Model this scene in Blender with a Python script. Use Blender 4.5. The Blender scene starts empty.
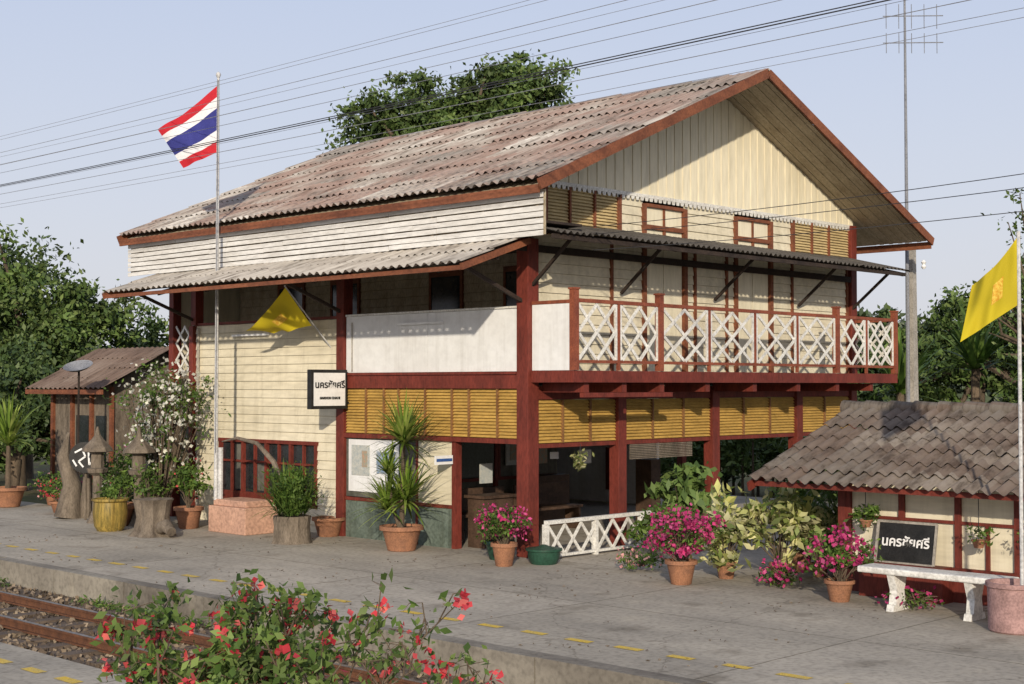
import bpy, math, random
import numpy as np
from mathutils import Vector, Matrix
random.seed(7); rng=np.random.default_rng(11)
S=bpy.context.scene
COL=S.collection

# ------------------------------------------------------------ materials
def nodes(name):
    m=bpy.data.materials.new(name); m.use_nodes=True
    nt=m.node_tree; b=nt.nodes['Principled BSDF']
    b.inputs['Specular IOR Level'].default_value=0.25
    return m,nt,b
def N(nt,t,**k):
    n=nt.nodes.new(t)
    for a,v in k.items(): setattr(n,a,v)
    return n
def ramp(nt,stops):
    r=N(nt,'ShaderNodeValToRGB'); e=r.color_ramp.elements
    e[0].position=stops[0][0]; e[0].color=(*stops[0][1],1)
    e[1].position=stops[-1][0]; e[1].color=(*stops[-1][1],1)
    for p,c in stops[1:-1]:
        x=e.new(p); x.color=(*c,1)
    return r
def mat(name,c1,c2=None,scale=3,rough=0.75,bump=0.15,stretch=(1,1,1),dirt=0.35,detail=6,metal=0,spec=None,streak=0):
    m,nt,b=nodes(name)
    if c2 is None: c2=tuple(x*0.72 for x in c1)
    tc=N(nt,'ShaderNodeTexCoord'); mp=N(nt,'ShaderNodeMapping'); mp.inputs['Scale'].default_value=stretch
    nt.links.new(tc.outputs['Object'],mp.inputs[0])
    n=N(nt,'ShaderNodeTexNoise'); n.inputs['Scale'].default_value=scale; n.inputs['Detail'].default_value=detail; n.inputs['Roughness'].default_value=0.65
    nt.links.new(mp.outputs[0],n.inputs[0])
    r=ramp(nt,[(0.32,c2),(0.62,c1)]); nt.links.new(n.outputs[0],r.inputs[0])
    n2=N(nt,'ShaderNodeTexNoise'); n2.inputs['Scale'].default_value=scale*9; n2.inputs['Detail'].default_value=4
    nt.links.new(mp.outputs[0],n2.inputs[0])
    r2=ramp(nt,[(0.3,(1-dirt,)*3),(0.6,(1,1,1))]); nt.links.new(n2.outputs[0],r2.inputs[0])
    mx=N(nt,'ShaderNodeMixRGB',blend_type='MULTIPLY'); mx.inputs[0].default_value=1
    nt.links.new(r.outputs[0],mx.inputs[1]); nt.links.new(r2.outputs[0],mx.inputs[2])
    last=mx.outputs[0]
    if streak:   # rain streaks running down the wall
        ms=N(nt,'ShaderNodeMapping'); ms.inputs['Scale'].default_value=(5,5,.35); nt.links.new(tc.outputs['Object'],ms.inputs[0])
        n3=N(nt,'ShaderNodeTexNoise'); n3.inputs['Scale'].default_value=1; n3.inputs['Detail'].default_value=5; n3.inputs['Roughness'].default_value=.7
        nt.links.new(ms.outputs[0],n3.inputs[0])
        r3=ramp(nt,[(.33,(1-streak,1-streak*1.05,1-streak*1.15)),(.52,(1,1,1))]); nt.links.new(n3.outputs[0],r3.inputs[0])
        m3=N(nt,'ShaderNodeMixRGB',blend_type='MULTIPLY'); m3.inputs[0].default_value=1
        nt.links.new(last,m3.inputs[1]); nt.links.new(r3.outputs[0],m3.inputs[2]); last=m3.outputs[0]
    nt.links.new(last,b.inputs['Base Color'])
    b.inputs['Roughness'].default_value=rough; b.inputs['Metallic'].default_value=metal
    if spec is not None: b.inputs['Specular IOR Level'].default_value=spec
    if bump:
        bp=N(nt,'ShaderNodeBump'); bp.inputs['Strength'].default_value=bump; bp.inputs['Distance'].default_value=0.02
        nt.links.new(n2.outputs[0],bp.inputs['Height']); nt.links.new(bp.outputs[0],b.inputs['Normal'])
    return m
def leafmat(name,cols,trans=0.3,clump=1.2,rough=0.55):
    m,nt,b=nodes(name)
    g=N(nt,'ShaderNodeNewGeometry')
    st=[(i/max(1,len(cols)-1),c) for i,c in enumerate(cols)]
    r=ramp(nt,st); nt.links.new(g.outputs['Random Per Island'],r.inputs[0])
    n=N(nt,'ShaderNodeTexNoise'); n.inputs['Scale'].default_value=clump; n.inputs['Detail'].default_value=1
    nt.links.new(g.outputs['Position'],n.inputs[0])
    r2=ramp(nt,[(0.35,(0.6,)*3),(0.65,(1.2,1.2,1.1))]); nt.links.new(n.outputs[0],r2.inputs[0])
    mx=N(nt,'ShaderNodeMixRGB',blend_type='MULTIPLY'); mx.inputs[0].default_value=1
    nt.links.new(r.outputs[0],mx.inputs[1]); nt.links.new(r2.outputs[0],mx.inputs[2])
    nt.links.new(mx.outputs[0],b.inputs['Base Color']); b.inputs['Roughness'].default_value=rough
    if trans>0:
        t=N(nt,'ShaderNodeBsdfTranslucent'); nt.links.new(mx.outputs[0],t.inputs[0])
        ms=N(nt,'ShaderNodeMixShader'); ms.inputs[0].default_value=trans
        out=nt.nodes['Material Output']
        nt.links.new(b.outputs[0],ms.inputs[1]); nt.links.new(t.outputs[0],ms.inputs[2]); nt.links.new(ms.outputs[0],out.inputs[0])
    return m
def roofmat(name,cols,sx,sy,stretch):
    m,nt,b=nodes(name)
    g=N(nt,'ShaderNodeNewGeometry'); sp=N(nt,'ShaderNodeSeparateXYZ'); nt.links.new(g.outputs['Position'],sp.inputs[0])
    def fl(o,s):
        a=N(nt,'ShaderNodeMath',operation='DIVIDE'); a.inputs[1].default_value=s; nt.links.new(o,a.inputs[0])
        f=N(nt,'ShaderNodeMath',operation='FLOOR'); nt.links.new(a.outputs[0],f.inputs[0]); return f.outputs[0]
    cb=N(nt,'ShaderNodeCombineXYZ'); nt.links.new(fl(sp.outputs[0],sx),cb.inputs[0]); nt.links.new(fl(sp.outputs[1],sy),cb.inputs[1])
    wn=N(nt,'ShaderNodeTexWhiteNoise',noise_dimensions='3D'); nt.links.new(cb.outputs[0],wn.inputs[0])
    mp=N(nt,'ShaderNodeMapping'); mp.inputs['Scale'].default_value=stretch; nt.links.new(g.outputs['Position'],mp.inputs[0])
    n=N(nt,'ShaderNodeTexNoise'); n.inputs['Scale'].default_value=1; n.inputs['Detail'].default_value=9; n.inputs['Roughness'].default_value=.7
    nt.links.new(mp.outputs[0],n.inputs[0])
    n3=N(nt,'ShaderNodeTexNoise'); n3.inputs['Scale'].default_value=.45; n3.inputs['Detail'].default_value=5
    nt.links.new(g.outputs['Position'],n3.inputs[0])
    a=N(nt,'ShaderNodeMath',operation='MULTIPLY_ADD'); a.inputs[1].default_value=.34; nt.links.new(wn.outputs[0],a.inputs[0])
    h=N(nt,'ShaderNodeMath',operation='MULTIPLY_ADD'); h.inputs[1].default_value=1.0; h.inputs[2].default_value=-.14; nt.links.new(n3.outputs[0],h.inputs[0])
    nt.links.new(h.outputs[0],a.inputs[2])
    r=ramp(nt,[(i/(len(cols)-1)*.7+.15,c) for i,c in enumerate(cols)]); nt.links.new(a.outputs[0],r.inputs[0])
    r2=ramp(nt,[(0.36,(.42,.39,.37)),(0.5,(.9,.88,.86)),(.7,(1.15,1.15,1.15))]); nt.links.new(n.outputs[0],r2.inputs[0])
    mx=N(nt,'ShaderNodeMixRGB',blend_type='MULTIPLY'); mx.inputs[0].default_value=1
    nt.links.new(r.outputs[0],mx.inputs[1]); nt.links.new(r2.outputs[0],mx.inputs[2])
    nt.links.new(mx.outputs[0],b.inputs['Base Color']); b.inputs['Roughness'].default_value=.9
    return m
def concretemat(name,c1,c2,joint=3.0):
    m,nt,b=nodes(name)
    g=N(nt,'ShaderNodeNewGeometry')
    n=N(nt,'ShaderNodeTexNoise'); n.inputs['Scale'].default_value=.35; n.inputs['Detail'].default_value=10; n.inputs['Roughness'].default_value=.7
    mpn=N(nt,'ShaderNodeMapping'); mpn.inputs['Scale'].default_value=(1.6,.7,1); nt.links.new(g.outputs['Position'],mpn.inputs[0]); nt.links.new(mpn.outputs[0],n.inputs[0])
    r=ramp(nt,[(.36,c2),(.5,tuple((x+y)/2 for x,y in zip(c1,c2))),(.62,c1)]); nt.links.new(n.outputs[0],r.inputs[0])
    n2=N(nt,'ShaderNodeTexNoise'); n2.inputs['Scale'].default_value=14; n2.inputs['Detail'].default_value=8
    nt.links.new(g.outputs['Position'],n2.inputs[0])
    r2=ramp(nt,[(.3,(.72,)*3),(.55,(1,)*3)]); nt.links.new(n2.outputs[0],r2.inputs[0])
    mx=N(nt,'ShaderNodeMixRGB',blend_type='MULTIPLY'); mx.inputs[0].default_value=1
    nt.links.new(r.outputs[0],mx.inputs[1]); nt.links.new(r2.outputs[0],mx.inputs[2])
    v=N(nt,'ShaderNodeTexNoise'); v.inputs['Scale'].default_value=1.3; v.inputs['Detail'].default_value=5; nt.links.new(g.outputs['Position'],v.inputs[0])
    r3=ramp(nt,[(.30,(.55,.53,.50)),(.42,(1,1,1)),(.62,(1,1,1)),(.7,(1.12,1.11,1.08))]); nt.links.new(v.outputs[0],r3.inputs[0])
    mx2=N(nt,'ShaderNodeMixRGB',blend_type='MULTIPLY'); mx2.inputs[0].default_value=.7
    nt.links.new(mx.outputs[0],mx2.inputs[1]); nt.links.new(r3.outputs[0],mx2.inputs[2])
    last=mx2.outputs[0]
    if joint:
        br=N(nt,'ShaderNodeTexBrick',offset=0.0); br.inputs['Scale'].default_value=1
        br.inputs['Brick Width'].default_value=joint; br.inputs['Row Height'].default_value=joint*1.3; br.inputs['Mortar Size'].default_value=.012
        br.inputs['Color1'].default_value=(1,1,1,1); br.inputs['Color2'].default_value=(.9,.9,.89,1); br.inputs['Mortar'].default_value=(.45,.43,.39,1)
        wv=N(nt,'ShaderNodeVectorMath',operation='ADD')
        nn=N(nt,'ShaderNodeTexNoise'); nn.inputs['Scale'].default_value=3; nt.links.new(g.outputs['Position'],nn.inputs[0])
        sc=N(nt,'ShaderNodeVectorMath',operation='SCALE'); sc.inputs[3].default_value=.05; nt.links.new(nn.outputs[1],sc.inputs[0])
        nt.links.new(g.outputs['Position'],wv.inputs[0]); nt.links.new(sc.outputs[0],wv.inputs[1]); nt.links.new(wv.outputs[0],br.inputs[0])
        mx3=N(nt,'ShaderNodeMixRGB',blend_type='MULTIPLY'); mx3.inputs[0].default_value=1
        nt.links.new(last,mx3.inputs[1]); nt.links.new(br.outputs[0],mx3.inputs[2]); last=mx3.outputs[0]
        vo=N(nt,'ShaderNodeTexVoronoi',feature='DISTANCE_TO_EDGE'); vo.inputs['Scale'].default_value=.28
        wv2=N(nt,'ShaderNodeVectorMath',operation='ADD'); n5=N(nt,'ShaderNodeTexNoise'); n5.inputs['Scale'].default_value=1.4; n5.inputs['Detail'].default_value=6; nt.links.new(g.outputs['Position'],n5.inputs[0])
        s5=N(nt,'ShaderNodeVectorMath',operation='SCALE'); s5.inputs[3].default_value=1.1; nt.links.new(n5.outputs[1],s5.inputs[0]); nt.links.new(g.outputs['Position'],wv2.inputs[0]); nt.links.new(s5.outputs[0],wv2.inputs[1]); nt.links.new(wv2.outputs[0],vo.inputs[0])
        r5=ramp(nt,[(.0,(.45,.42,.39)),(.005,(1,1,1))]); nt.links.new(vo.outputs[0],r5.inputs[0])
        mx5=N(nt,'ShaderNodeMixRGB',blend_type='MULTIPLY'); mx5.inputs[0].default_value=.6
        nt.links.new(last,mx5.inputs[1]); nt.links.new(r5.outputs[0],mx5.inputs[2]); last=mx5.outputs[0]
    nt.links.new(last,b.inputs['Base Color']); b.inputs['Roughness'].default_value=.9
    bp=N(nt,'ShaderNodeBump'); bp.inputs['Strength'].default_value=.2; bp.inputs['Distance'].default_value=.02
    nt.links.new(n2.outputs[0],bp.inputs['Height']); nt.links.new(bp.outputs[0],b.inputs['Normal'])
    return m

M={}
M['red']=mat('red_brown_paint',(.19,.038,.026),(.11,.024,.017),4,.6,.1,(1,1,.3))
M['brown']=mat('brown_fascia_paint',(.25,.09,.045),(.14,.05,.028),3,.7,.12,(1,.4,1))
M['rail']=mat('rail_paint',(.29,.085,.045),(.18,.05,.03),4,.6,.1)
M['dark']=mat('dark_timber',(.05,.035,.028),(.025,.018,.015),3,.8)
M['cream']=mat('cream_clapboard',(.73,.67,.52),(.62,.56,.42),1.1,.75,.12,(1,.25,1.5),.16,streak=.16)
M['cream2']=mat('cream_gable_board',(.78,.72,.56),(.70,.64,.48),1.3,.75,.12,(1.5,1,.25),.12,streak=.10)
M['white']=mat('white_board',(.76,.77,.78),(.69,.69,.69),.9,.7,.06,(1,1,1.3),.08,streak=.12)
M['slat']=mat('weathered_white_slat',(.76,.75,.73),(.60,.58,.55),2.2,.8,.15,(1,.3,1.5),.2)
M['lattice']=mat('white_lattice_paint',(.78,.77,.73),(.62,.60,.56),3,.6,.08)
M['ochre']=mat('ochre_louvre',(.54,.34,.09),(.38,.23,.06),2.5,.65,.1,(.5,.5,2),.25)
M['ochre2']=mat('pale_louvre',(.64,.50,.26),(.46,.35,.18),2.5,.65,.1,(.5,.5,2),.25)
M['ochred']=mat('louvre_divider',(.26,.13,.05),(.17,.08,.03),2.5,.65,.1)
M['soffit']=mat('soffit_board',(.52,.44,.32),(.36,.29,.20),1.6,.8,.1,(1,3,1))
M['roof']=roofmat('weathered_roof_sheet',[(.19,.175,.16),(.30,.275,.25),(.33,.235,.20),(.41,.37,.33),(.66,.63,.58)],1.02,1.05,(1.2,6,1.2))
M['roof2']=roofmat('brown_tile_roof',[(.10,.085,.075),(.165,.145,.125),(.14,.105,.085),(.23,.20,.17)],.45,.9,(2,9,2))
M['roof3']=roofmat('rusty_house_roof',[(.12,.085,.07),(.17,.12,.095),(.22,.17,.14)],1,1,(1,5,1))
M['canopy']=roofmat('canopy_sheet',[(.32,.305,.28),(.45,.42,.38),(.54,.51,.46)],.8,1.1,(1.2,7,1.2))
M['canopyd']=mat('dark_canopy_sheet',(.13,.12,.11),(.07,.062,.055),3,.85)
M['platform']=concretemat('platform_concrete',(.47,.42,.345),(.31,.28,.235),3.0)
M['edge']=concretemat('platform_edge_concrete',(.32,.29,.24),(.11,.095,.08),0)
M['yellow_line']=mat('worn_yellow_paint',(.74,.50,.06),(.55,.42,.15),9,.8,.1,(1,1,1),.45)
M['ground']=mat('earth_grass',(.09,.10,.035),(.14,.11,.06),.5,.95,.4)
M['ballast']=mat('ballast',(.19,.145,.11),(.09,.07,.055),6,.95,.9,(1,1,1),.55)
M['stone']=leafmat('ballast_stone',[(.09,.065,.05),(.22,.17,.13),(.31,.25,.2)],0.0,3,.95)
M['rust']=mat('rail_rust',(.17,.075,.04),(.09,.042,.026),8,.7,.2)
M['steel']=mat('rail_top_steel',(.33,.29,.26),(.2,.16,.13),5,.4,.05,metal=.6)
M['sleeper']=mat('sleeper_timber',(.17,.13,.10),(.08,.06,.045),3,.9,.4,(.4,4,1))
M['conc']=mat('pale_concrete',(.42,.39,.35),(.28,.26,.23),3,.85,.3)
M['pink']=mat('salmon_plaster',(.60,.36,.26),(.45,.27,.2),2,.85,.2)
M['terra']=mat('terracotta',(.38,.18,.10),(.24,.12,.075),6,.8,.25)
M['gold']=mat('ochre_glazed',(.40,.28,.07),(.12,.10,.03),4,.4,.1,(6,6,.4),streak=.5)
M['pinkpot']=mat('pink_plaster_pot',(.42,.26,.245),(.26,.16,.15),4,.85,.2)
M['greenpot']=mat('green_pot',(.03,.09,.06),(.02,.05,.035),4,.4)
M['bark']=mat('bark',(.16,.12,.085),(.07,.055,.04),7,.95,.6,(1,1,.25))
M['drift']=mat('driftwood',(.22,.18,.14),(.10,.08,.062),6,.95,.6,(1,1,.3))
M['soil']=mat('soil',(.06,.04,.03),None,8,.95)
M['pole']=mat('painted_pole',(.62,.62,.62),(.45,.45,.46),3,.4)
M['wire']=mat('wire',(.05,.05,.055),None,3,.7,0)
M['wireg']=mat('wire_grey',(.25,.26,.29),None,3,.6,0)
M['black']=mat('black_paint',(.015,.015,.015),(.03,.03,.03),5,.5)
M['signwhite']=mat('sign_white',(.8,.8,.8),(.72,.72,.72),2,.4,0,dirt=.08)
M['fr']=mat('flag_red',(.52,.03,.045),(.42,.025,.035),3,.8,.05,dirt=.1,spec=.05)
M['fw']=mat('flag_white',(.74,.74,.77),(.66,.66,.7),3,.8,.05,dirt=.1,spec=.05)
M['fb']=mat('flag_blue',(.05,.055,.24),(.035,.04,.18),3,.8,.05,dirt=.1,spec=.05)
M['fy']=leafmat('flag_yellow',[(.78,.62,.03),(.78,.62,.03)],.25,.9,.8)
M['fo']=mat('flag_emblem',(.55,.27,.02),(.74,.58,.1),30,.7,.05)
M['glass']=mat('dark_window',(.03,.035,.04),(.015,.018,.02),2,.12,0,spec=.5)
M['skirt']=mat('grey_green_wall',(.16,.20,.17),(.1,.13,.11),2,.7,streak=.4)
M['blue']=mat('blue_sign',(.05,.12,.35),None,3,.5)
M['paperg']=mat('paper',(.55,.55,.5),(.35,.4,.42),14,.6,0)
M['paper2']=mat('paper_tint',(.5,.3,.2),(.25,.35,.3),18,.6,0)
M['paper3']=mat('paper_blue',(.2,.3,.45),(.5,.5,.45),18,.6,0)
M['plaster']=mat('interior_plaster',(.15,.145,.125),(.09,.09,.075),1.2,.85,streak=.3)  # base colour darkened to stand in for the shade indoors
M['furn']=mat('dark_furniture',(.10,.06,.04),(.05,.03,.02),3,.6)
M['leaf']=leafmat('tree_leaf',[(.032,.06,.02),(.055,.09,.03),(.085,.125,.045)],0,.5)
M['leaf_b']=leafmat('tree_leaf_bright',[(.045,.08,.022),(.08,.13,.035),(.125,.17,.055)],0,.6)
M['leaf_far']=leafmat('hazy_far_leaf',[(.08,.11,.08),(.10,.13,.09),(.12,.15,.105)],0,.15)  # distance haze painted into the leaf colour: paler and bluer
M['leaf_s']=leafmat('shrub_leaf',[(.045,.10,.018),(.10,.17,.035),(.16,.24,.055)],.3,2.5)
M['leaf_f']=leafmat('foreground_leaf',[(.07,.13,.03),(.13,.20,.05),(.22,.30,.10)],.35,2.5)
M['leaf_y']=leafmat('croton_leaf',[(.10,.17,.03),(.50,.50,.18),(.72,.68,.42),(.14,.22,.05),(.56,.56,.25)],.3,3)
M['blade']=leafmat('blade_leaf',[(.08,.15,.02),(.20,.29,.05),(.38,.44,.12)],.3,3)
M['bougv']=leafmat('bougainvillea_magenta',[(.42,.03,.15),(.6,.05,.23),(.68,.14,.34)],.35,6)
M['bougr']=leafmat('bougainvillea_red',[(.55,.04,.06),(.68,.07,.10),(.74,.18,.17)],.35,6)
M['wflower']=leafmat('white_blossom',[(.75,.75,.7),(.6,.6,.55),(.8,.78,.78)],.3,6)
M['pflower']=leafmat('pale_pink_blossom',[(.6,.25,.28),(.7,.4,.4)],.3,6)

# ------------------------------------------------------------ mesh helpers
def empty(name,loc=(0,0,0)):
    e=bpy.data.objects.new(name,None); e.location=loc; e.empty_display_size=.3; COL.objects.link(e); return e
def adopt(o,parent):
    if parent is not None:
        o.parent=parent; o.matrix_parent_inverse=Matrix.Translation(-Vector(parent.location))
class Part:
    def __init__(s,name,mt,parent=None): s.n=name;s.m=mt;s.p=parent;s.v=[];s.f=[]
    def hexa(s,p):
        i=len(s.v); s.v+= [tuple(q) for q in p]
        s.f+=[(i,i+3,i+2,i+1),(i+4,i+5,i+6,i+7),(i,i+1,i+5,i+4),(i+1,i+2,i+6,i+5),(i+2,i+3,i+7,i+6),(i+3,i,i+4,i+7)]
    def box(s,x0,x1,y0,y1,z0,z1):
        s.hexa([(x0,y0,z0),(x1,y0,z0),(x1,y1,z0),(x0,y1,z0),(x0,y0,z1),(x1,y0,z1),(x1,y1,z1),(x0,y1,z1)])
    def beam(s,p,q,w,h,up=(0,0,1)):
        p=Vector(p);q=Vector(q);d=(q-p).normalized();u=Vector(up)
        a=d.cross(u).normalized()*w/2; b=a.cross(d).normalized()*h/2
        s.hexa([p-a-b,p+a-b,q+a-b,q-a-b,p-a+b,p+a+b,q+a+b,q-a+b])
    def quad(s,a,b,c,d):
        i=len(s.v); s.v+=[tuple(a),tuple(b),tuple(c),tuple(d)]; s.f.append((i,i+1,i+2,i+3))
    def tube(s,pts,rad,n=8):
        pts=[Vector(p) for p in pts]; i0=len(s.v)
        if not isinstance(rad,(list,tuple)): rad=[rad]*len(pts)
        ref=Vector((.31,.17,.93)).normalized()
        for k,p in enumerate(pts):
            d=(pts[min(k+1,len(pts)-1)]-pts[max(k-1,0)]).normalized()
            a=d.cross(ref)
            if a.length<.05: a=d.cross(Vector((1,0,0)))
            a.normalize(); b=d.cross(a)
            for j in range(n):
                t=2*math.pi*j/n; s.v.append(tuple(p+(a*math.cos(t)+b*math.sin(t))*rad[k]))
        for k in range(len(pts)-1):
            for j in range(n):
                s.f.append((i0+k*n+j,i0+k*n+(j+1)%n,i0+(k+1)*n+(j+1)%n,i0+(k+1)*n+j))
        s.f.append(tuple(i0+j for j in range(n))[::-1]); e=i0+(len(pts)-1)*n; s.f.append(tuple(e+j for j in range(n)))
    def lathe(s,cx,cy,prof,n=24,wob=0,ph=0):
        i0=len(s.v)
        for r,z in prof:
            for j in range(n):
                t=2*math.pi*j/n; rr=r*(1+wob*math.sin(5*t+ph)+wob*.7*math.sin(9*t+ph*2))
                s.v.append((cx+rr*math.cos(t),cy+rr*math.sin(t),z))
        for k in range(len(prof)-1):
            for j in range(n):
                s.f.append((i0+k*n+j,i0+k*n+(j+1)%n,i0+(k+1)*n+(j+1)%n,i0+(k+1)*n+j))
        s.f.append(tuple(i0+j for j in range(n))[::-1]); e=i0+(len(prof)-1)*n; s.f.append(tuple(e+j for j in range(n)))
    def done(s,smooth=False,bevel=0):
        me=bpy.data.meshes.new(s.n); me.from_pydata(s.v,[],s.f); me.update()
        me.materials.append(M[s.m] if isinstance(s.m,str) else s.m)
        if smooth: me.polygons.foreach_set('use_smooth',[True]*len(me.polygons))
        o=bpy.data.objects.new(s.n,me); COL.objects.link(o); adopt(o,s.p)
        if smooth:
            md=o.modifiers.new('es','EDGE_SPLIT'); md.split_angle=math.radians(40)
        if bevel:
            b=o.modifiers.new('b','BEVEL'); b.width=bevel; b.segments=2; b.limit_method='ANGLE'
        return o
def quads_np(name,V,mt,parent):
    n=len(V)//4
    me=bpy.data.meshes.new(name); me.vertices.add(len(V)); me.vertices.foreach_set('co',V.astype(np.float32).ravel())
    me.loops.add(4*n); me.loops.foreach_set('vertex_index',np.arange(4*n,dtype=np.int32))
    me.polygons.add(n); me.polygons.foreach_set('loop_start',np.arange(0,4*n,4,dtype=np.int32))
    me.polygons.foreach_set('loop_total',np.full(n,4,dtype=np.int32))
    me.update(calc_edges=True); me.materials.append(M[mt])
    o=bpy.data.objects.new(name,me); COL.objects.link(o); adopt(o,parent); return o
def leaves(name,C,size,mt,parent,asp=.5,flat=0.0,var=.35):
    C=np.asarray(C,float); n=len(C)
    a=rng.normal(size=(n,3)); a[:,2]*=(1-flat); a/=np.linalg.norm(a,axis=1)[:,None]
    w=rng.normal(size=(n,3)); b=np.cross(a,w); b/=np.linalg.norm(b,axis=1)[:,None]
    s=(size*(1+var*rng.uniform(-1,1,n)))[:,None]/2
    nrm=np.cross(a,b)
    V=np.stack([C-a*s,C+b*s*asp+nrm*s*.15,C+a*s,C-b*s*asp+nrm*s*.15],1).reshape(-1,3)
    return quads_np(name,V,mt,parent)
def clumps(blobs,per,leafper,cr=.2,inner=.5):
    out=[];cs=[]
    for (c,r) in blobs:
        c=np.array(c,float); r=np.array(r,float)
        d=rng.normal(size=(per,3)); d/=np.linalg.norm(d,axis=1)[:,None]
        k=c+d*r*rng.uniform(inner,1.0,(per,1))
        cs.append(k)
        rs=r.mean()*cr*rng.uniform(.5,1.5,(per,1))
        g=rng.normal(size=(per,leafper,3))*rs[:,None,:]*np.array([1,1,.65])*.6
        out.append((k[:,None,:]+g).reshape(-1,3))
    return np.concatenate(out),np.concatenate(cs)
def gp(r,d):   # metres to the right / ahead of the camera (mostly from image pixels) to world X/Y
    return (-16.95+.697*r+.717*d,-16.13-.717*r+.697*d)
def tree(name,x,y,base,trunk_h,tr,blobs,per,leafper,size,mt='leaf',cr=.22,inner=.45,limbs=14):
    e=empty(name,(x,y,base))
    C,K=clumps(blobs,per,leafper,cr,inner)
    C=C[C[:,2]>base+.2]
    leaves('crown',C,size,mt,e)
    t=Part('trunk_and_limbs','bark',e)
    top=Vector((x+.1,y-.1,base+trunk_h))
    t.tube([(x,y,base-.1),(x+.05,y,base+trunk_h*.5),top],[tr*1.25,tr*.9,tr*.75],10)
    idx=rng.choice(len(K),min(limbs,len(K)),replace=False)
    for i in idx:
        k=Vector(K[i]); mid=top.lerp(k,.5)+Vector((random.uniform(-.3,.3),random.uniform(-.3,.3),-.06*(k-top).length))
        t.tube([top,mid,k],[tr*.5,tr*.3,tr*.08],6)
    t.done(True); return e
def corr(part,o,L,D,nrm,period,amp,rows,over=.08,step=.02,seg=6):
    o=Vector(o);L=Vector(L);D=Vector(D);nrm=Vector(nrm).normalized()
    ln=L.length; nc=int(ln/period*seg)
    for k in range(rows):
        b0=k/rows; b1=(k+1)/rows+ (over/D.length if k<rows-1 else 0)
        jit=[random.uniform(-.009,.009) for _ in range(int(nc/(seg*6))+2)]
        i0=len(part.v)
        for rr,(b,st) in enumerate(((b0,0.002),(b1,step))):
            for c in range(nc+1):
                a=c/nc
                h=amp*math.sin(2*math.pi*a*ln/period)+st+jit[int(c/(seg*6))]
                e=jit[(int(c/(seg*6))+3)%len(jit)]*4 if rr else 0
                p=o+L*a+D*b+D.normalized()*e+nrm*h
                part.v.append(tuple(p))
        for c in range(nc):
            part.f.append((i0+c,i0+c+1,i0+nc+1+c+1,i0+nc+1+c))
def clapX(part,x,y0,y1,z0,z1,h=.165):   # boards on a wall facing -X
    n=max(1,round((z1-z0)/h)); h=(z1-z0)/n
    for k in range(n):
        a=z0+k*h;b=a+h-.004;j=random.uniform(-.004,.004)
        part.hexa([(x-.03+j,y0,a),(x+.03,y0,a),(x+.03,y1,a),(x-.03-j,y1,a),(x-.006,y0,b),(x+.03,y0,b),(x+.03,y1,b),(x-.006,y1,b)])
def clapY(part,y,x0,x1,z0,z1,h=.165):
    n=max(1,round((z1-z0)/h)); h=(z1-z0)/n
    for k in range(n):
        a=z0+k*h;b=a+h-.004
        part.hexa([(x0,y-.03,a),(x1,y-.03,a),(x1,y+.03,a),(x0,y+.03,a),(x0,y-.006,b),(x1,y-.006,b),(x1,y+.03,b),(x0,y+.03,b)])
def louvX(part,x,y0,y1,z0,z1,h=.055):
    n=max(1,round((z1-z0)/h)); h=(z1-z0)/n
    for k in range(n):
        a=z0+k*h+h*.5
        part.beam((x,y0,a),(x,y1,a),.066,.010,up=(-1.0,0,.8))
def louvY(part,y,x0,x1,z0,z1,h=.055):
    n=max(1,round((z1-z0)/h)); h=(z1-z0)/n
    for k in range(n):
        a=z0+k*h+h*.5
        part.beam((x0,y,a),(x1,y,a),.066,.010,up=(0,-1.0,.8))
def lat(part,P,U,W,cols,rows,t=.045,th=.02,nrm=(0,-1,0)):  # lattice panel
    P=Vector(P);U=Vector(U);W=Vector(W);nv=Vector(nrm)
    for i in range(cols):
        for j in range(rows):
            a=P+U*(i/cols)+W*(j/rows); b=a+U/cols+W/rows; c=a+U/cols; d=a+W/rows
            part.beam(a+nv*.012,b+nv*.012,th,t,up=nv.cross(b-a))
            part.beam(c-nv*.012,d-nv*.012,th,t,up=nv.cross(d-c))

# ------------------------------------------------------------ ground, platforms, track
p=Part('ground','ground'); p.quad((-900,-900,-.46),(900,-900,-.46),(900,900,-.46),(-900,900,-.46)); p.done()
p=Part('platform','platform')
p.box(-5.95,13,-60,11.5,-.5,0); p.box(-5.95,-.4,11.5,90,-.5,-.003)
p.done()
p=Part('platform_kerb','edge')
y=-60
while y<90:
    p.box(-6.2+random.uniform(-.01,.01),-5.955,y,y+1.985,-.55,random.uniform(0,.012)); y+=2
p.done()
p=Part('near_platform','platform'); p.box(-40,-9.6,-60,90,-.5,0); p.done()
def dashes(name,x):
    p=Part(name,'yellow_line'); y=-30
    while y<60:
        x0=x+random.uniform(-.01,.01); l=random.uniform(.3,.36)
        p.quad((x0-.06,y,.005),(x0+.06,y,.005),(x0+.06,y+l,.005),(x0-.06,y+l,.005)); y+=.69
    p.done()
dashes('platform_line_marking',-5.14); dashes('near_platform_line_marking',-10.1)
tr=empty('railway_track',(-7.7,0,-.35))
b=Part('ballast_bed','ballast',tr); b.box(-9.59,-6.21,-60,90,-.52,-.35); b.done()
sl=Part('sleepers','sleeper',tr); y=-40
while y<80:
    sl.box(-8.65,-6.75,y,y+.2,-.45,-.315+random.uniform(-.01,.01)); y+=.62
sl.done()
r=Part('rails','rust',tr); rt=Part('rail_heads','steel',tr)
for x in (-8.2,-7.2):
    r.box(x-.06,x+.06,-60,90,-.315,-.295); r.box(x-.012,x+.012,-60,90,-.295,-.22); r.box(x-.034,x+.034,-60,90,-.22,-.192); rt.box(x-.028,x+.028,-60,90,-.1915,-.188)
r.done(); rt.done()
n=14000
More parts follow.
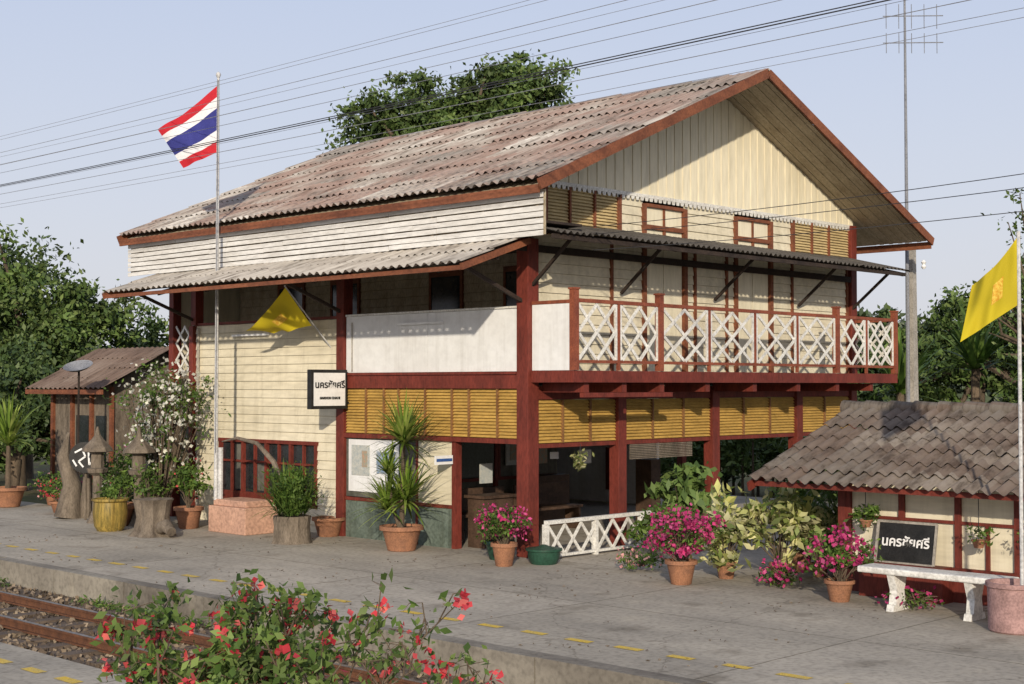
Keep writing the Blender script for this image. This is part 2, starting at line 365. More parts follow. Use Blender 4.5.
C=np.stack([rng.uniform(-9.55,-6.25,n),rng.uniform(-12,20,n),rng.uniform(-.35,-.32,n)],1)
leaves('ballast_stones',C,.075,'stone',tr,asp=.8)
n=4000
C=np.stack([-6.3-np.abs(rng.normal(0,.12,n)),rng.uniform(-12,20,n),-.35+np.abs(rng.normal(0,.05,n))],1)
C=C[np.sin(C[:,1]*1.3)+np.sin(C[:,1]*.47+1)>.1]
leaves('trackside_weeds',C,.08,'leaf_s',None,asp=.3)
n=900
C=np.stack([rng.uniform(-5.9,-.5,n),rng.uniform(-9,9,n),np.full(n,.012)],1)
leaves('fallen_leaves',C[(np.sin(C[:,0]*3+C[:,1])+np.sin(C[:,1]*1.7))>.3],.045,'drift',None,asp=.5,flat=.9)

# ------------------------------------------------------------ STATION BUILDING
B=empty('station_building',(0,0,0))
zr=lambda x:8.6-abs(x-5.1)*.431
sx=math.cos(math.atan(.431)); sz=math.sin(math.atan(.431))
R=Part('main_roof_sheets','roof',B)
corr(R,(5.1,-1.26,8.6),(0,12.2,0),(-6.15,0,-6.15*.431),(-sz,0,sx),.19,.03,7,step=.032)
corr(R,(5.1,-1.26,8.6),(0,12.2,0),(6.15,0,-6.15*.431),(sz,0,sx),.19,.03,7,step=.032)
R.done(True)
rc=Part('ridge_caps','roof',B); y=-1.28
while y<10.8:
    l=.9; zz=8.63+random.uniform(-.012,.03)
    for s_ in (-1,1):
        rc.hexa([(5.1,y,zz-.02),(5.1+s_*.24,y,zz-.11),(5.1+s_*.24,y+l,zz-.12),(5.1,y+l,zz-.03),(5.1,y,zz+.01),(5.1+s_*.24,y,zz-.085),(5.1+s_*.24,y+l,zz-.095),(5.1,y+l,zz)])
    y+=.88
rc.done()
so=Part('soffit_boards','soffit',B)
for s_ in (-1,1):
    k=0; y=-1.2
    while y<-.02:
        o_=.105+ (k%2)*.008
        so.beam((5.1,y+.055,8.6-o_),(5.1+s_*6.05,y+.055,zr(5.1+6.05)-o_),.102,.02); y+=.112;k+=1
    so.beam((5.1,5.4,8.6-.11),(5.1+s_*6.05,5.4,zr(11.15)-.11),10.8,.02)
so.done()
fa=Part('barge_and_fascia_boards','brown',B)
for yy in (-1.28,10.95):
    fa.beam((5.1-.02,yy,8.53),(-1.08,yy,zr(-1.08)-.07),.04,.17); fa.beam((5.1+.02,yy,8.53),(11.28,yy,zr(11.28)-.07),.04,.17)
fa.box(-1.07,-1.03,-1.25,10.92,5.74,5.87); fa.box(11.23,11.27,-1.25,10.92,5.72,5.87)
fa.done()
g=Part('gable_boards','cream2',B); x=0.02;k=0
def zt(q): return zr(q)-.125
while x<10.1:
    x1=min(x+.118,10.12); o_=0 if k%2 else .014
    g.hexa([(x,-.03-o_,6.17),(x1,-.03-o_,6.17),(x1,.03,6.17),(x,.03,6.17),(x,-.03-o_,zt(x)),(x1,-.03-o_,zt(x1)),(x1,.03,zt(x1)),(x,.03,zt(x))])
    x+=.121;k+=1
g.done()
sc=Part('gable_valance','lattice',B); x=.0
sc.box(0,10.1,-.075,-.05,6.15,6.21)
while x<10.05:
    sc.hexa([(x+.02,-.07,6.09),(x+.08,-.07,6.09),(x+.08,-.055,6.09),(x+.02,-.055,6.09),(x,-.07,6.15),(x+.1,-.07,6.15),(x+.1,-.055,6.15),(x,-.055,6.15)]); x+=.13
sc.done()
gb=Part('gable_far_wall','cream2',B)
gb.box(0,10.1,10.4,10.5,3,6.1)
gb.hexa([(0,10.41,6.1),(10.1,10.41,6.1),(10.1,10.49,6.1),(0,10.49,6.1),(5.05,10.41,8.4),(5.15,10.41,8.4),(5.15,10.49,8.4),(5.05,10.49,8.4)])
gb.done()
cl=Part('floors_and_ceilings','dark',B)
cl.box(.05,10,.05,10.4,2.8,2.93); cl.box(-.83,10.0,.04,10.6,5.2,5.25); cl.box(-.83,.0,-1.2,.03,5.3,5.34)
cl.done()
w=Part('upper_clapboard_walls','cream',B)
clapY(w,.0,.14,2.98,3.0,5.5); clapY(w,0,4.22,5.78,3.0,5.5); clapY(w,0,7.02,9.9,3.0,5.5)
clapY(w,0,2.3,2.98,5.5,6.14); clapY(w,0,4.22,5.78,5.5,6.14); clapY(w,0,7.02,7.72,5.5,6.14)
w.box(9.97,10.03,.1,10.4,3,6.1)
w.done()
w=Part('veranda_inner_wall','soffit',B); clapX(w,1.6,.05,10.3,3.0,5.19); w.done()
dr=Part('balcony_doors','cream2',B)
fr=Part('door_and_window_frames','brown',B)
for (a,c) in ((3.0,4.2),(5.8,7.0)):
    m_=(a+c)/2
    dr.box(a+.06,m_-.01,-.0,.03,3,5.6); dr.box(m_+.01,c-.06,0,.03,3,5.6); dr.box(a+.06,c-.06,.002,.028,5.68,6.0)
    for q in (a,c): fr.box(q-.05,q+.05,-.06,.02,3,6.05)
    fr.box(a+.05,c-.05,-.05,.035,5.6,5.68); fr.box(a+.05,c-.05,-.055,.03,6.0,6.06); fr.box(m_-.03,m_+.03,-.035,.032,5.3,5.6); fr.box(m_-.02,m_+.02,-.03,.035,5.68,6.0)
for q in (2.1,7.75,9.85,4.5,5.5): fr.box(q-.03,q+.03,-.055,-.005,3,5.4)
fr.box(2.24,2.34,-.07,.0,5.3,6.14); fr.box(.35,.43,-.07,0,5.3,6.14); fr.box(7.73,7.82,-.07,0,5.3,6.14)
for q in (.98,1.62,8.45,9.1): fr.box(q-.02,q+.02,-.085,-.03,5.4,6.14)
for (y0,y1) in ((1.2,2.0),(3.2,4.0),(6.2,7.0),(8,8.8)):
    fr.box(1.53,1.58,y0-.06,y0,3,4.95); fr.box(1.53,1.58,y1,y1+.06,3,4.95); fr.box(1.53,1.58,y0,y1,4.85,4.95)
fr.done(); dr.done()
vw=Part('veranda_windows','glass',B)
for (y0,y1) in ((1.2,2.0),(3.2,4.0),(6.2,7.0),(8,8.8)): vw.box(1.545,1.56,y0,y1,3.9,4.85)
vw.done()
lv=Part('upper_gable_louvres','ochre2',B)
louvY(lv,-.03,.43,2.24,5.3,6.13); louvY(lv,-.03,7.82,9.9,5.3,6.13); lv.box(.43,2.24,.01,.03,5.3,6.13); lv.box(7.82,9.9,.01,.03,5.3,6.13); lv.done()
s_=Part('eave_slat_screen','slat',B)
for k in range(7):
    z=5.10+k*.098; y=-1.22
    while y<10.8:
        l=random.choice([2.4,3.0,3.6]); y1=min(y+l,10.8); dz=random.uniform(-.007,.007)
        p0=Vector((-.93,y,z+.035+dz)); p1=Vector((-.93,y1-.01,z+.035+random.uniform(-.007,.007)))
        s_.beam(p0,p1,.016,.078); y=y1
s_.done()
sp=Part('slat_supports','soffit',B); y=-1.1
while y<10.8: sp.box(-.9,-.85,y,y+.06,5.1,5.8); y+=1.2
sp.box(-.86,-.84,-1.2,10.8,5.12,5.82); sp.done()
cn=Part('platform_canopy_sheets','canopy',B)
corr(cn,(-.72,-.65,5.13),(0,10.45,0),(-1.38,0,-.48),(-.33,0,.94),.19,.028,2)
cn.done(True)
cf=Part('canopy_fascia_and_timbers','brown',B)
cf.box(-2.06,-2.02,-.62,9.75,4.54,4.61)
cf.beam((-.6,-.63,5.08),(-2.1,-.63,4.58),.05,.10); cf.beam((-.6,9.77,5.08),(-2.1,9.77,4.58),.05,.12)
cf.done()
ct=Part('canopy_rafters','dark',B)
for yy in (0,1.5,3.1,4.7,6.3,7.9,9.5): ct.beam((0,yy,5.13),(-2.0,yy,4.56),.06,.08)
ct.box(-1.32,-1.26,-.6,9.7,4.74,4.80)
for yy in (0,4.7,9.6):
    ct.beam((-.05,yy+.02,4.15),(-1.4,yy+.02,4.66),.05,.06)
    ct.box(-.07,.07,yy+.14,yy+.6,5.05,5.15)
ct.box(-.08,.08,-.1,10.5,5.0,5.15)
ct.done()
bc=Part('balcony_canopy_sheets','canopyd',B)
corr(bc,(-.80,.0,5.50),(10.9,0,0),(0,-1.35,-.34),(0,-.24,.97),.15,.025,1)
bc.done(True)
bt=Part('balcony_canopy_timbers','dark',B)
bt.box(-.8,10.05,-1.31,-1.27,5.06,5.13); bt.box(.1,10,-.72,-.66,5.2,5.26); bt.box(-.8,10,-.11,-.075,4.98,5.1)
for xx in (.0,2.3,5.05,7.9,9.95):
    bt.beam((xx,-.03,5.40),(xx,-1.3,5.09),.05,.08); bt.beam((xx,-.08,4.4),(xx,-.95,5.12),.045,.05)
bt.done()
po=Part('posts','red',B)
po.box(-.12,.14,-.13,.13,0,5.2)
for xx in (2.3,5.05,7.9,10.0): po.box(xx-.11,xx+.11,-.11,.11,0,2.72)
po.box(9.9,10.12,-.12,.1,3,6.2)
po.box(-.11,.11,4.6,4.82,0,5.0); po.box(-.1,.1,9.5,9.68,4.05,5.0);po.box(-.1,.1,9.6,9.75,0,4.04); po.box(-.1,.1,10.35,10.52,0,5.0)
for yy in (4.5,10.3):
    po.box(9.92,10.08,yy-.08,yy+.08,0,2.8); po.box(5,5.16,yy-.08,yy+.08,0,2.8)
po.done(False,.008)
be=Part('storey_beams','red',B)
be.box(-.10,.05,.14,4.59,2.74,2.97); be.box(-.13,-.02,.14,4.59,2.975,3.02)
be.box(-.10,.05,.14,4.59,1.83,1.91); be.box(.15,9.88,-.06,.045,2.56,2.78)
for a,c in ((.145,2.185),(2.415,4.935),(5.165,7.785),(8.015,9.885)): be.box(a,c,-.05,.04,1.76,1.83)
be.box(-.04,10.12,-1.06,-1.0,2.84,3.03); be.box(-.05,0.0,-1.0,-.14,2.84,3.03); be.box(10.05,10.11,-1.0,0,2.84,3.03)
be.box(-.06,-.0,4.83,9.58,4.04,4.09)
for xx in (.35,1.3,2.3,3.6,5.05,6.5,7.9,9.2): be.box(xx-.06,xx+.06,-.98,-.07,2.68,2.83)
be.box(.3,2.6,-.98,-.88,2.60,2.675)
be.done()
bf=Part('balcony_floor','dark',B); bf.box(.01,10.04,-.99,-.07,2.86,2.98); bf.done()
wp=Part('white_parapet_panels','white',B)
for a,c in ((.14,2.35),(2.357,4.59)): wp.box(-.05,.02,a,c,3.025,4.06)
wp.box(-.03,.02,-.97,-.14,3.035,4.1); wp.done()
wt=Part('parapet_cap','lattice',B); wt.box(-.075,.04,.14,4.59,4.065,4.1); wt.done()
si=Part('left_clapboard_wall','cream',B)
clapX(si,0,4.83,9.59,1.72,4.035); clapX(si,0,4.83,5.48,0.0,1.72); clapX(si,0,8.7,9.59,0,1.72); clapX(si,0,5.48,8.7,0,.45)
si.box(.04,.1,4.83,9.59,1.75,2.7)
si.done()
dw=Part('left_windows_frames','red',B); gl=Part('left_windows_glass','glass',B)
for k in range(5):
    yy=5.48+k*.79; dw.box(-.05,.06,yy,yy+.07,.45,1.72)
for k in range(4):
    yy=5.55+k*.79; dw.box(-.04,.05,yy+.335,yy+.375,.451,1.64); gl.box(.02,.04,yy,yy+.335,.5,1.64); gl.box(.021,.041,yy+.375,yy+.72,.5,1.64)
    dw.box(-.03,.05,yy,yy+.335,1.25,1.29); dw.box(-.03,.05,yy+.375,yy+.72,1.25,1.29); dw.box(-.03,.045,yy,yy+.335,.46,.66); dw.box(-.03,.045,yy+.375,yy+.72,.46,.66)
dw.box(-.06,.06,5.46,8.73,1.65,1.72)
dw.done(); gl.done()
cu=Part('window_curtains','plaster',B); cu.box(.012,.018,7.18,7.44,.7,1.24); cu.box(.012,.018,7.98,8.2,.7,1.6); cu.done()
en=Part('left_end_lattice','lattice',B); lat(en,(-.02,9.7,3.0),(0,.64,0),(0,0,1.05),2,3,nrm=(-1,0,0)); en.done()
lo=Part('ground_louvres','ochre',B)
louvX(lo,-.04,.16,4.58,1.92,2.73); lo.box(.005,.03,.15,4.58,1.92,2.735)
for a,c in ((.145,2.185),(2.415,4.935),(5.165,7.785),(8.015,9.885)): louvY(lo,-.03,a,c,1.84,2.55); lo.box(a,c,.015,.035,1.84,2.555)
lo.done()
ld=Part('louvre_dividers','ochred',B)
for yy in (.62,1.3,1.72,2.4,3.1,3.5,4.0): ld.box(-.085,-.0,yy-.018,yy+.018,1.915,2.735)
for xx in (.8,1.5,3.2,4.1,6.0,6.9,8.9): ld.box(xx-.02,xx+.02,-.075,.0,1.835,2.555)
ld.done()
br=Part('balcony_rail_frame','rail',B); bl=Part('balcony_rail_lattice','lattice',B)
PX=[.0,2.17,7.78,10.05]
for xx in PX: br.box(xx-.055,xx+.055,-1.085,-.975,3.035,4.32); br.box(xx-.07,xx+.07,-1.1,-.96,4.32,4.35)
for (a,c,n_) in ((0,2.17,2),(2.17,7.78,4),(7.78,10.05,2)):
    br.box(a+.056,c-.056,-1.06,-1.0,4.12,4.18); br.box(a+.056,c-.056,-1.05,-1.01,3.15,3.2)
    wd=(c-a)/n_
    for k in range(n_):
        x0=a+k*wd+.06; x1=a+(k+1)*wd-.06
        if k: br.box(a+k*wd-.025,a+k*wd+.025,-1.055,-1.005,3.035,4.119)
        lat(bl,(x0+.03,-1.03,3.21),(x1-x0-.06,0,0),(0,0,.9),2,2,.055)
        bl.box(x0-.02,x0+.02,-1.045,-1.015,3.205,4.115); bl.box(x1-.02,x1+.02,-1.045,-1.015,3.205,4.115)
br.box(10.02,10.08,-.97,-.1,4.12,4.18); lat(bl,(10.05,-.95,3.21),(0,.85,0),(0,0,.9),2,2,nrm=(1,0,0))
br.box(-.04,.03,-.97,-.14,4.105,4.16)
br.done(); bl.done()
# ground floor interior
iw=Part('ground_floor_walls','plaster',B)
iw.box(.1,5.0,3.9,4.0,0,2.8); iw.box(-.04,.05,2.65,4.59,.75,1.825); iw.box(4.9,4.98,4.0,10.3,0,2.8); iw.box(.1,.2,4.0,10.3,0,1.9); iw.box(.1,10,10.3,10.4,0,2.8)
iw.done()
ww=Part('ground_front_panel','cream',B); ww.box(-.045,.045,1.72,2.6,.7,1.825); ww.done()
ww=Part('front_info_panel','white',B); ww.box(-.06,-.05,3.1,4.5,.85,1.8); ww.done()
ks=Part('ground_wall_skirt','skirt',B); ks.box(-.05,.05,1.72,4.59,0,.7); ks.done()
kk=Part('ground_frames','red',B); kk.box(-.07,.07,1.62,1.72,0,1.825); kk.box(-.065,.06,2.6,2.65,.0,1.825); kk.box(-.07,-.04,1.72,4.59,.68,.74)
kk.box(2.0,2.08,3.82,3.89,0,2.2);kk.box(3.1,3.18,3.82,3.89,0,2.2);kk.box(2.0,3.18,3.82,3.89,2.2,2.28)
kk.box(.2,4.9,3.84,3.885,.92,.98)
for q in (.2,1.05,1.95,3.2,4.1): kk.box(q,q+.06,3.83,3.88,.98,2.4)
kk.done()
tk=Part('ticket_window','glass',B); tk.box(2.1,3.08,3.84,3.88,1.0,2.15); tk.done()
nb=Part('notice_boards','paperg',B)
nb.box(-.075,-.062,3.9,4.4,1.15,1.7); nb.box(.4,.95,3.81,3.84,1.2,1.75); nb.box(1.25,1.75,3.81,3.84,1.3,1.7); nb.box(3.4,3.9,3.81,3.84,1.2,1.7); nb.box(.9,1.2,2.0,2.03,1.05,1.4); nb.box(.25,.34,3.0,3.5,1.1,1.7)
nb.done()
nb=Part('posters','paper2',B)
nb.box(.42,.6,3.795,3.808,1.3,1.6); nb.box(.7,.9,3.795,3.808,1.4,1.7);nb.box(1.28,1.5,3.795,3.808,1.35,1.65); nb.box(3.5,3.75,3.795,3.808,1.3,1.6); nb.box(4.2,4.6,3.81,3.84,1.2,1.6); nb.box(-.078,-.0755,3.95,4.1,1.3,1.6); nb.done()
nb=Part('timetable','paper3',B); nb.box(.2,.9,3.6,3.62,1.75,1.95); nb.box(-.07,-.061,3.2,3.7,1.2,1.6); nb.box(2.3,2.8,3.8,3.835,1.75,1.95); nb.done()
wd_=Part('waiting_hall_furniture','furn',B)
for x0 in (.8,2.6):
    wd_.box(x0,x0+1.5,2.4,2.8,.42,.47); wd_.box(x0,x0+1.5,2.8,2.84,.5,.9)
    for q in (x0+.05,x0+1.4): wd_.box(q,q+.05,2.42,2.78,0,.42)
wd_.box(.3,1.0,1.3,1.7,.0,.85); wd_.box(.25,1.05,1.25,1.75,.851,.9); wd_.box(3.6,4.6,3.2,3.6,0,1.0); wd_.box(5.6,5.9,1.9,2.3,0,1.3)
wd_.done()
tk=Part('hanging_clock','signwhite',B); tk.tube([(1.1,3.74,2.25),(1.1,3.78,2.25)],.18,20); tk.box(1.6,1.75,.9,.97,1.5,1.62); tk.box(2.9,3.2,1.4,1.45,1.35,1.6); tk.done()
wa=Part('white_inner_annex','white',B); wa.box(9.3,9.4,4.7,8.3,0,1.5); wa.done()
wa=Part('annex_trim','red',B); wa.box(9.25,9.295,4.65,8.3,1.5,1.6); wa.box(9.24,9.28,5.6,6.2,.3,1.3); wa.done()
bb=Part('bamboo_blind','drift',B)
for k in range(9): bb.beam((2.6,-.02,1.74-k*.03),(4.4,-.02,1.74-k*.03),.02,.02)
bb.done()
la=Part('tube_lamps','signwhite',B)
la.box(-.12,-.055,1.95,3.1,3.86,3.9); la.box(-.10,-.035,7.0,8.2,3.78,3.82); la.done()
sg=Part('direction_sign','signwhite',B); sg.box(-.5,-.1,1.66,1.69,1.45,1.6); sg.done()
sg=Part('direction_sign_band','blue',B); sg.box(-.48,-.12,1.652,1.658,1.5,1.55); sg.done()
x,y=1.25,-.05
C,K=clumps([((x,y,1.45),(.16,.16,.28))],10,14,.5,.2); leaves('hanging_orchid',C,.1,'leaf_y',B,.4)
hp=Part('orchid_hanger','wire',B); hp.tube([(x,y,1.5),(x,y,1.8)],.006,4); hp.done()
q=Part('downpipe_and_conduit','conc',B); q.tube([(-.07,9.45,0),(-.07,9.45,4.0)],.03,8); q.tube([(-.075,4.4,3.05),(-.075,4.4,3.95)],.012,6); q.done(True)

# station name sign
def text(body,size,loc,rot,mt,parent,name='lettering'):
    c=bpy.data.curves.new(name,'FONT'); c.body=body; c.size=size; c.align_x='CENTER'; c.align_y='CENTER'; c.extrude=.002; c.offset=.004
    c.materials.append(M[mt]); o=bpy.data.objects.new(name,c); o.location=loc; o.rotation_euler=rot; COL.objects.link(o); adopt(o,parent)
e=empty('station_name_sign',(-.5,4.5,2.7))
q=Part('sign_frame','black',e); q.box(-.97,-.13,4.46,4.58,2.36,3.08); q.box(-.12,.0,4.5,4.54,2.9,2.94); q.box(-.12,0,4.5,4.54,2.45,2.49); q.done(bevel=.01)
q=Part('sign_face','signwhite',e); q.box(-.91,-.19,4.448,4.4595,2.42,3.02); q.done()
text('นครชัยศรี',.175,(-.55,4.44,2.80),(math.radians(90),0,0),'black',e)
text('NAKHON CHAI SI',.058,(-.55,4.44,2.56),(math.radians(90),0,0),'black',e,'latin_lettering')

# ------------------------------------------------------------ flags
def flag(e,A,Bq,Cq,D,bands,amp=.05,ph=0,nu=26,nv=24):
    A,Bq,Cq,D=[Vector(t) for t in (A,Bq,Cq,D)]
    nr=(D-A).cross(Bq-A).normalized()
    def P(u,v):
        p_=(A*(1-u)+D*u)*(1-v)+(Bq*(1-u)+Cq*u)*v
        return p_+nr*(amp*u**.6*(math.sin(u*9+v*2.2+ph)+.5*math.sin(u*17-v*3+ph)))+Vector((0,0,-.06*math.sin(u*3.1)*(1-v)))
    for nm,mt,v0,v1,u0,u1,off in bands:
        q=Part(nm,mt,e); a=max(2,int(nv*(v1-v0))+1)
        for j in range(a+1):
            for i in range(nu+1):
                q.v.append(tuple(P(u0+(u1-u0)*i/nu,v0+(v1-v0)*j/a)+nr*off))
        for j in range(a):
            for i in range(nu):
                k=j*(nu+1)+i; q.f.append((k,k+1,k+nu+2,k+nu+1))
        q.done(True)
e=empty('thai_flagpole',(-1.2,7.1,0))
q=Part('pole','pole',e); q.tube([(-1.2,7.1,.6),(-1.2,7.1,4),(-1.2,7.1,8.75)],[.04,.035,.025],10); q.lathe(-1.2,7.1,[(.001,8.86),(.04,8.83),(.05,8.79),(.03,8.74)][::-1],10); q.tube([(-1.13,7.05,.6),(-1.13,7.05,1.6)],.05,8); q.done(True)
q=Part('halyard','wireg',e); q.tube([(-1.25,7.05,1.5),(-1.25,7.05,8.7)],.006,4); q.done()
F=Vector((-1.2,7.1,0)); lf=Vector((-.75,.66,0))
A=F+Vector((0,0,8.6)); Bq=F+Vector((0,0,7.3)); D=F+lf*1.15+Vector((0,0,7.72)); Cq=F+lf*.66+Vector((0,0,6.98))
flag(e,A,Bq,Cq,D,[('red_band_top','fr',0,1/6,0,1,0),('white_band_top','fw',1/6,2/6,0,1,0),('blue_band','fb',2/6,4/6,0,1,0),('white_band_bottom','fw',4/6,5/6,0,1,0),('red_band_bottom','fr',5/6,1,0,1,0)],.05)
e2=empty('flagpole_plinth',(-.9,6.6,0))
q=Part('plinth_blocks','pink',e2); q.box(-1.3,-.55,6.0,7.2,0,.5); q.box(-1.22,-.6,6.1,7.15,.5,.62); q.done(bevel=.015)

e=empty('wall_yellow_flag',(0,5.1,3.5))
q=Part('stick','pole',e); q.tube([(0,5.1,3.5),(-1.12,5.07,4.62)],.014,6); q.done()
flag(e,(-1.1,5.07,4.58),(-.48,5.08,3.9),(-.6,6.1,3.78),(-.95,6.55,3.8),[('cloth','fy',0,1,0,1,0),('emblem','fo',.35,.6,.35,.55,-.006),('emblem_back','fo',.35,.6,.35,.55,.006)],.05,1)
fx,fy=gp(5.77,16.25); e=empty('yellow_flag_in_pot',(fx,fy,0))
q=Part('pole','pole',e); q.tube([(fx,fy,.3),(fx,fy,4.55)],.022,8); q.done(True)
rv=Vector((.697,-.717,0))
F=Vector((fx,fy,0))
flag(e,F+Vector((0,0,4.5)),F+Vector((0,0,3.72)),F-rv*.72+Vector((-.1,-.1,3.28)),F-rv*.48+Vector((.12,.12,3.95)),[('cloth','fy',0,1,0,1,0),('emblem','fo',.35,.7,.3,.5,-.006),('emblem_back','fo',.35,.7,.3,.5,.006)],.055,2)
px,py=gp(5.72,16.35)
q=Part('planter','pinkpot',e); q.lathe(px,py,[(.27,0),(.29,.02),(.3,.5),(.32,.51),(.32,.56),(.28,.56),(.27,.46)],28); q.done(True)
q=Part('planter_fill','soil',e); q.lathe(px,py,[(.27,.45),(.27,.47)],20); q.done()

# ------------------------------------------------------------ small shelter on the right
H=empty('tiled_garden_shelter',(1.5,-8,0))
q=Part('tile_roof','roof2',H)
corr(q,(2.33,-12.5,2.46),(0,7.9,0),(-2.75,0,-.98),(-.33,0,.94),.2,.035,7,.05,.025); corr(q,(2.33,-12.5,2.46),(0,7.9,0),(2.75,0,-.98),(.33,0,.94),.2,.035,6)
q.done(True)
q=Part('ridge_tiles','roof2',H); y=-12.5
while y<-4.7: q.tube([(2.33,y,2.44),(2.33,y+.42,2.455)],[.1,.115],10); y+=.4
q.done(True)
q=Part('shelter_timbers','red',H)
q.box(-.3,-.26,-12.4,-4.65,1.40,1.47); q.beam((2.33,-4.62,2.36),(-.4,-4.62,1.39),.04,.12); q.beam((2.33,-4.62,2.36),(5.06,-4.62,1.39),.04,.12)
for yy in (-5.75,-6.55,-7.35,-8.15,-8.95,-9.75,-10.6): q.box(.32,.42,yy-.04,yy+.04,.44,1.5)
for yy in (-7.75,-8.55): q.box(.335,.415,yy-.025,yy+.025,.441,.999)
q.box(.33,.41,-12,-5.72,1.0,1.04); q.box(.3,.45,-12,-5.7,0,.4); q.box(.28,.47,-12,-5.68,.4,.44)
for xx in (.37,4.2): q.box(xx-.06,xx+.06,-5.72,-5.6,0,1.6)
q.done()
q=Part('shelter_walls','cream',H); q.box(.37,.4,-12,-5.75,.44,1.6); q.box(.43,4.2,-5.72,-5.68,0,1.7); q.box(4.1,4.2,-12,-5.72,0,1.6)
q.hexa([(.4,-5.74,1.6),(4.2,-5.74,1.6),(4.2,-5.7,1.6),(.4,-5.7,1.6),(2.3,-5.74,2.36),(2.36,-5.74,2.36),(2.36,-5.7,2.36),(2.3,-5.7,2.36)]); q.done()
e=empty('black_name_board',(.15,-6.7,.5))
q=Part('board','black',e); q.hexa([(.12,-7.1,.47),(.15,-7.1,.47),(.15,-6.3,.47),(.12,-6.3,.47),(.22,-7.1,.97),(.25,-7.1,.97),(.25,-6.3,.97),(.22,-6.3,.97)]); q.done()
q=Part('board_frame','conc',e)
for a,c in (((.11,-7.12,.46),(.22,-7.12,.99)),((.11,-6.28,.46),(.22,-6.28,.99)),((.11,-7.12,.46),(.11,-6.28,.46)),((.22,-7.12,.99),(.22,-6.28,.99))): q.beam(a,c,.03,.03,up=(1,0,.1))
q.done()
text('นครชัยศรี',.175,(.155,-6.7,.73),(math.radians(90-11),0,math.radians(-90)),'signwhite',e)
q=Part('board_ledge','red',e); q.box(.0,.27,-7.3,-6.1,0,.455); q.done()
# bench
e=empty('white_concrete_bench',(-.78,-7.65,0))
q=Part('seat','lattice',e); q.box(-.98,-.58,-8.6,-6.65,.45,.53); q.done(bevel=.02)
q=Part('legs','lattice',e)
for yy in (-7.1,-8.12):
    for z0,z1,w0,w1 in ((0,.08,.19,.16),(.08,.25,.12,.09),(.25,.45,.09,.17)):
        q.hexa([(-.78-w0,yy-.05,z0),(-.78+w0,yy-.05,z0),(-.78+w0,yy+.05,z0),(-.78-w0,yy+.05,z0),(-.78-w1,yy-.05,z1),(-.78+w1,yy-.05,z1),(-.78+w1,yy+.05,z1),(-.78-w1,yy+.05,z1)])
q.done()
e=empty('low_lattice_fence',(1.5,-.55,0))
q=Part('fence_lattice','lattice',e); lat(q,(-.1,-.55,.08),(3.6,0,0),(0,0,.48),9,1,.05); q.box(-.15,3.6,-.59,-.51,.57,.63); q.box(-.15,3.6,-.585,-.515,.04,.08)
for xx in (-.15,1.05,2.25,3.5): q.box(xx-.03,xx+.03,-.6,-.5,0,.569)
q.done()

# ------------------------------------------------------------ plants
def pot(e,x,y,r,h,mt='terra',z=0,nm='pot'):
    q=Part(nm,mt,e); q.lathe(x,y,[(r*.62,z),(r*.66,z+.01),(r*.9,z+h*.8),(r*.92,z+h*.82),(r*1.05,z+h*.84),(r*1.05,z+h),(r*.92,z+h),(r*.88,z+h*.88)],24); q.done(True)
    q=Part(nm+'_soil','soil',e); q.lathe(x,y,[(r*.88,z+h*.86),(r*.88,z+h*.9)],18); q.done()
def stems(e,x,y,z0,tips,r=.014,mt='bark'):
    q=Part('stems',mt,e)
    for t in tips:
        t=Vector(t); b_=Vector((x+random.uniform(-.04,.04),y+random.uniform(-.04,.04),z0)); m_=b_.lerp(t,.5)+Vector((random.uniform(-.06,.06),random.uniform(-.06,.06),.05))
        q.tube([b_,m_,t],[r,r*.7,r*.3],5)
    q.done(True)
def bush(name,x,y,r,zc,rz,potr,poth,nl,nf,leaf='leaf_s',fl='bougv',ls=.07,fs=.06,potm='terra',per=26):
    e=empty(name,(x,y,0))
    if potr: pot(e,x,y,potr,poth,potm)
    C,K=clumps([((x,y,zc),(r,r,rz))],per,max(1,nl//per),.32,.35)
    C=C[C[:,2]>.04]
    leaves('foliage',C,ls,leaf,e,.45)
    if nf:
        C2,K2=clumps([((x,y,zc+.03),(r*1.05,r*1.05,rz*1.1))],max(8,per),max(1,nf//per),.25,.6); C2=C2[C2[:,2]>.04]
        leaves('blossom',C2,fs,fl,e,.8)
        K=np.concatenate([K,K2[:12]])
    stems(e,x,y,poth*.8,list(K[:14])+list(K[-10:]),.012)
    return e
def blades(name,e,x,y,z,n,L,wd,mt='blade',up=.6,droop=.9,spread=0,lo=-15):
    vs=[];fs=[];seg=6
    for _ in range(n):
        az=random.uniform(0,2*math.pi); el=math.radians(random.triangular(lo,88,50*up+15)); l=L*random.uniform(.65,1.1)
        d=Vector((math.cos(az)*math.cos(el),math.sin(az)*math.cos(el),math.sin(el))); side=Vector((-math.sin(az),math.cos(az),0))
        p_=Vector((x+random.uniform(-spread,spread),y+random.uniform(-spread,spread),z+random.uniform(-.08,.08)*L)); i0=len(vs)
        for k in range(seg+1):
            t=k/seg; w_=wd*(1-t)**.6*(.5+.5*min(1,t*5))
            vs+= [tuple(p_-side*w_/2),tuple(p_+side*w_/2)]
            if k: a=i0+2*(k-1); fs.append((a,a+1,a+3,a+2))
            p_=p_+d*l/seg; d=(d+Vector((0,0,-droop*.22*t*1.8))).normalized()
            if p_.z<.03: p_.z=.03
    me=Part(name,mt,e); me.v=vs; me.f=fs; return me.done()

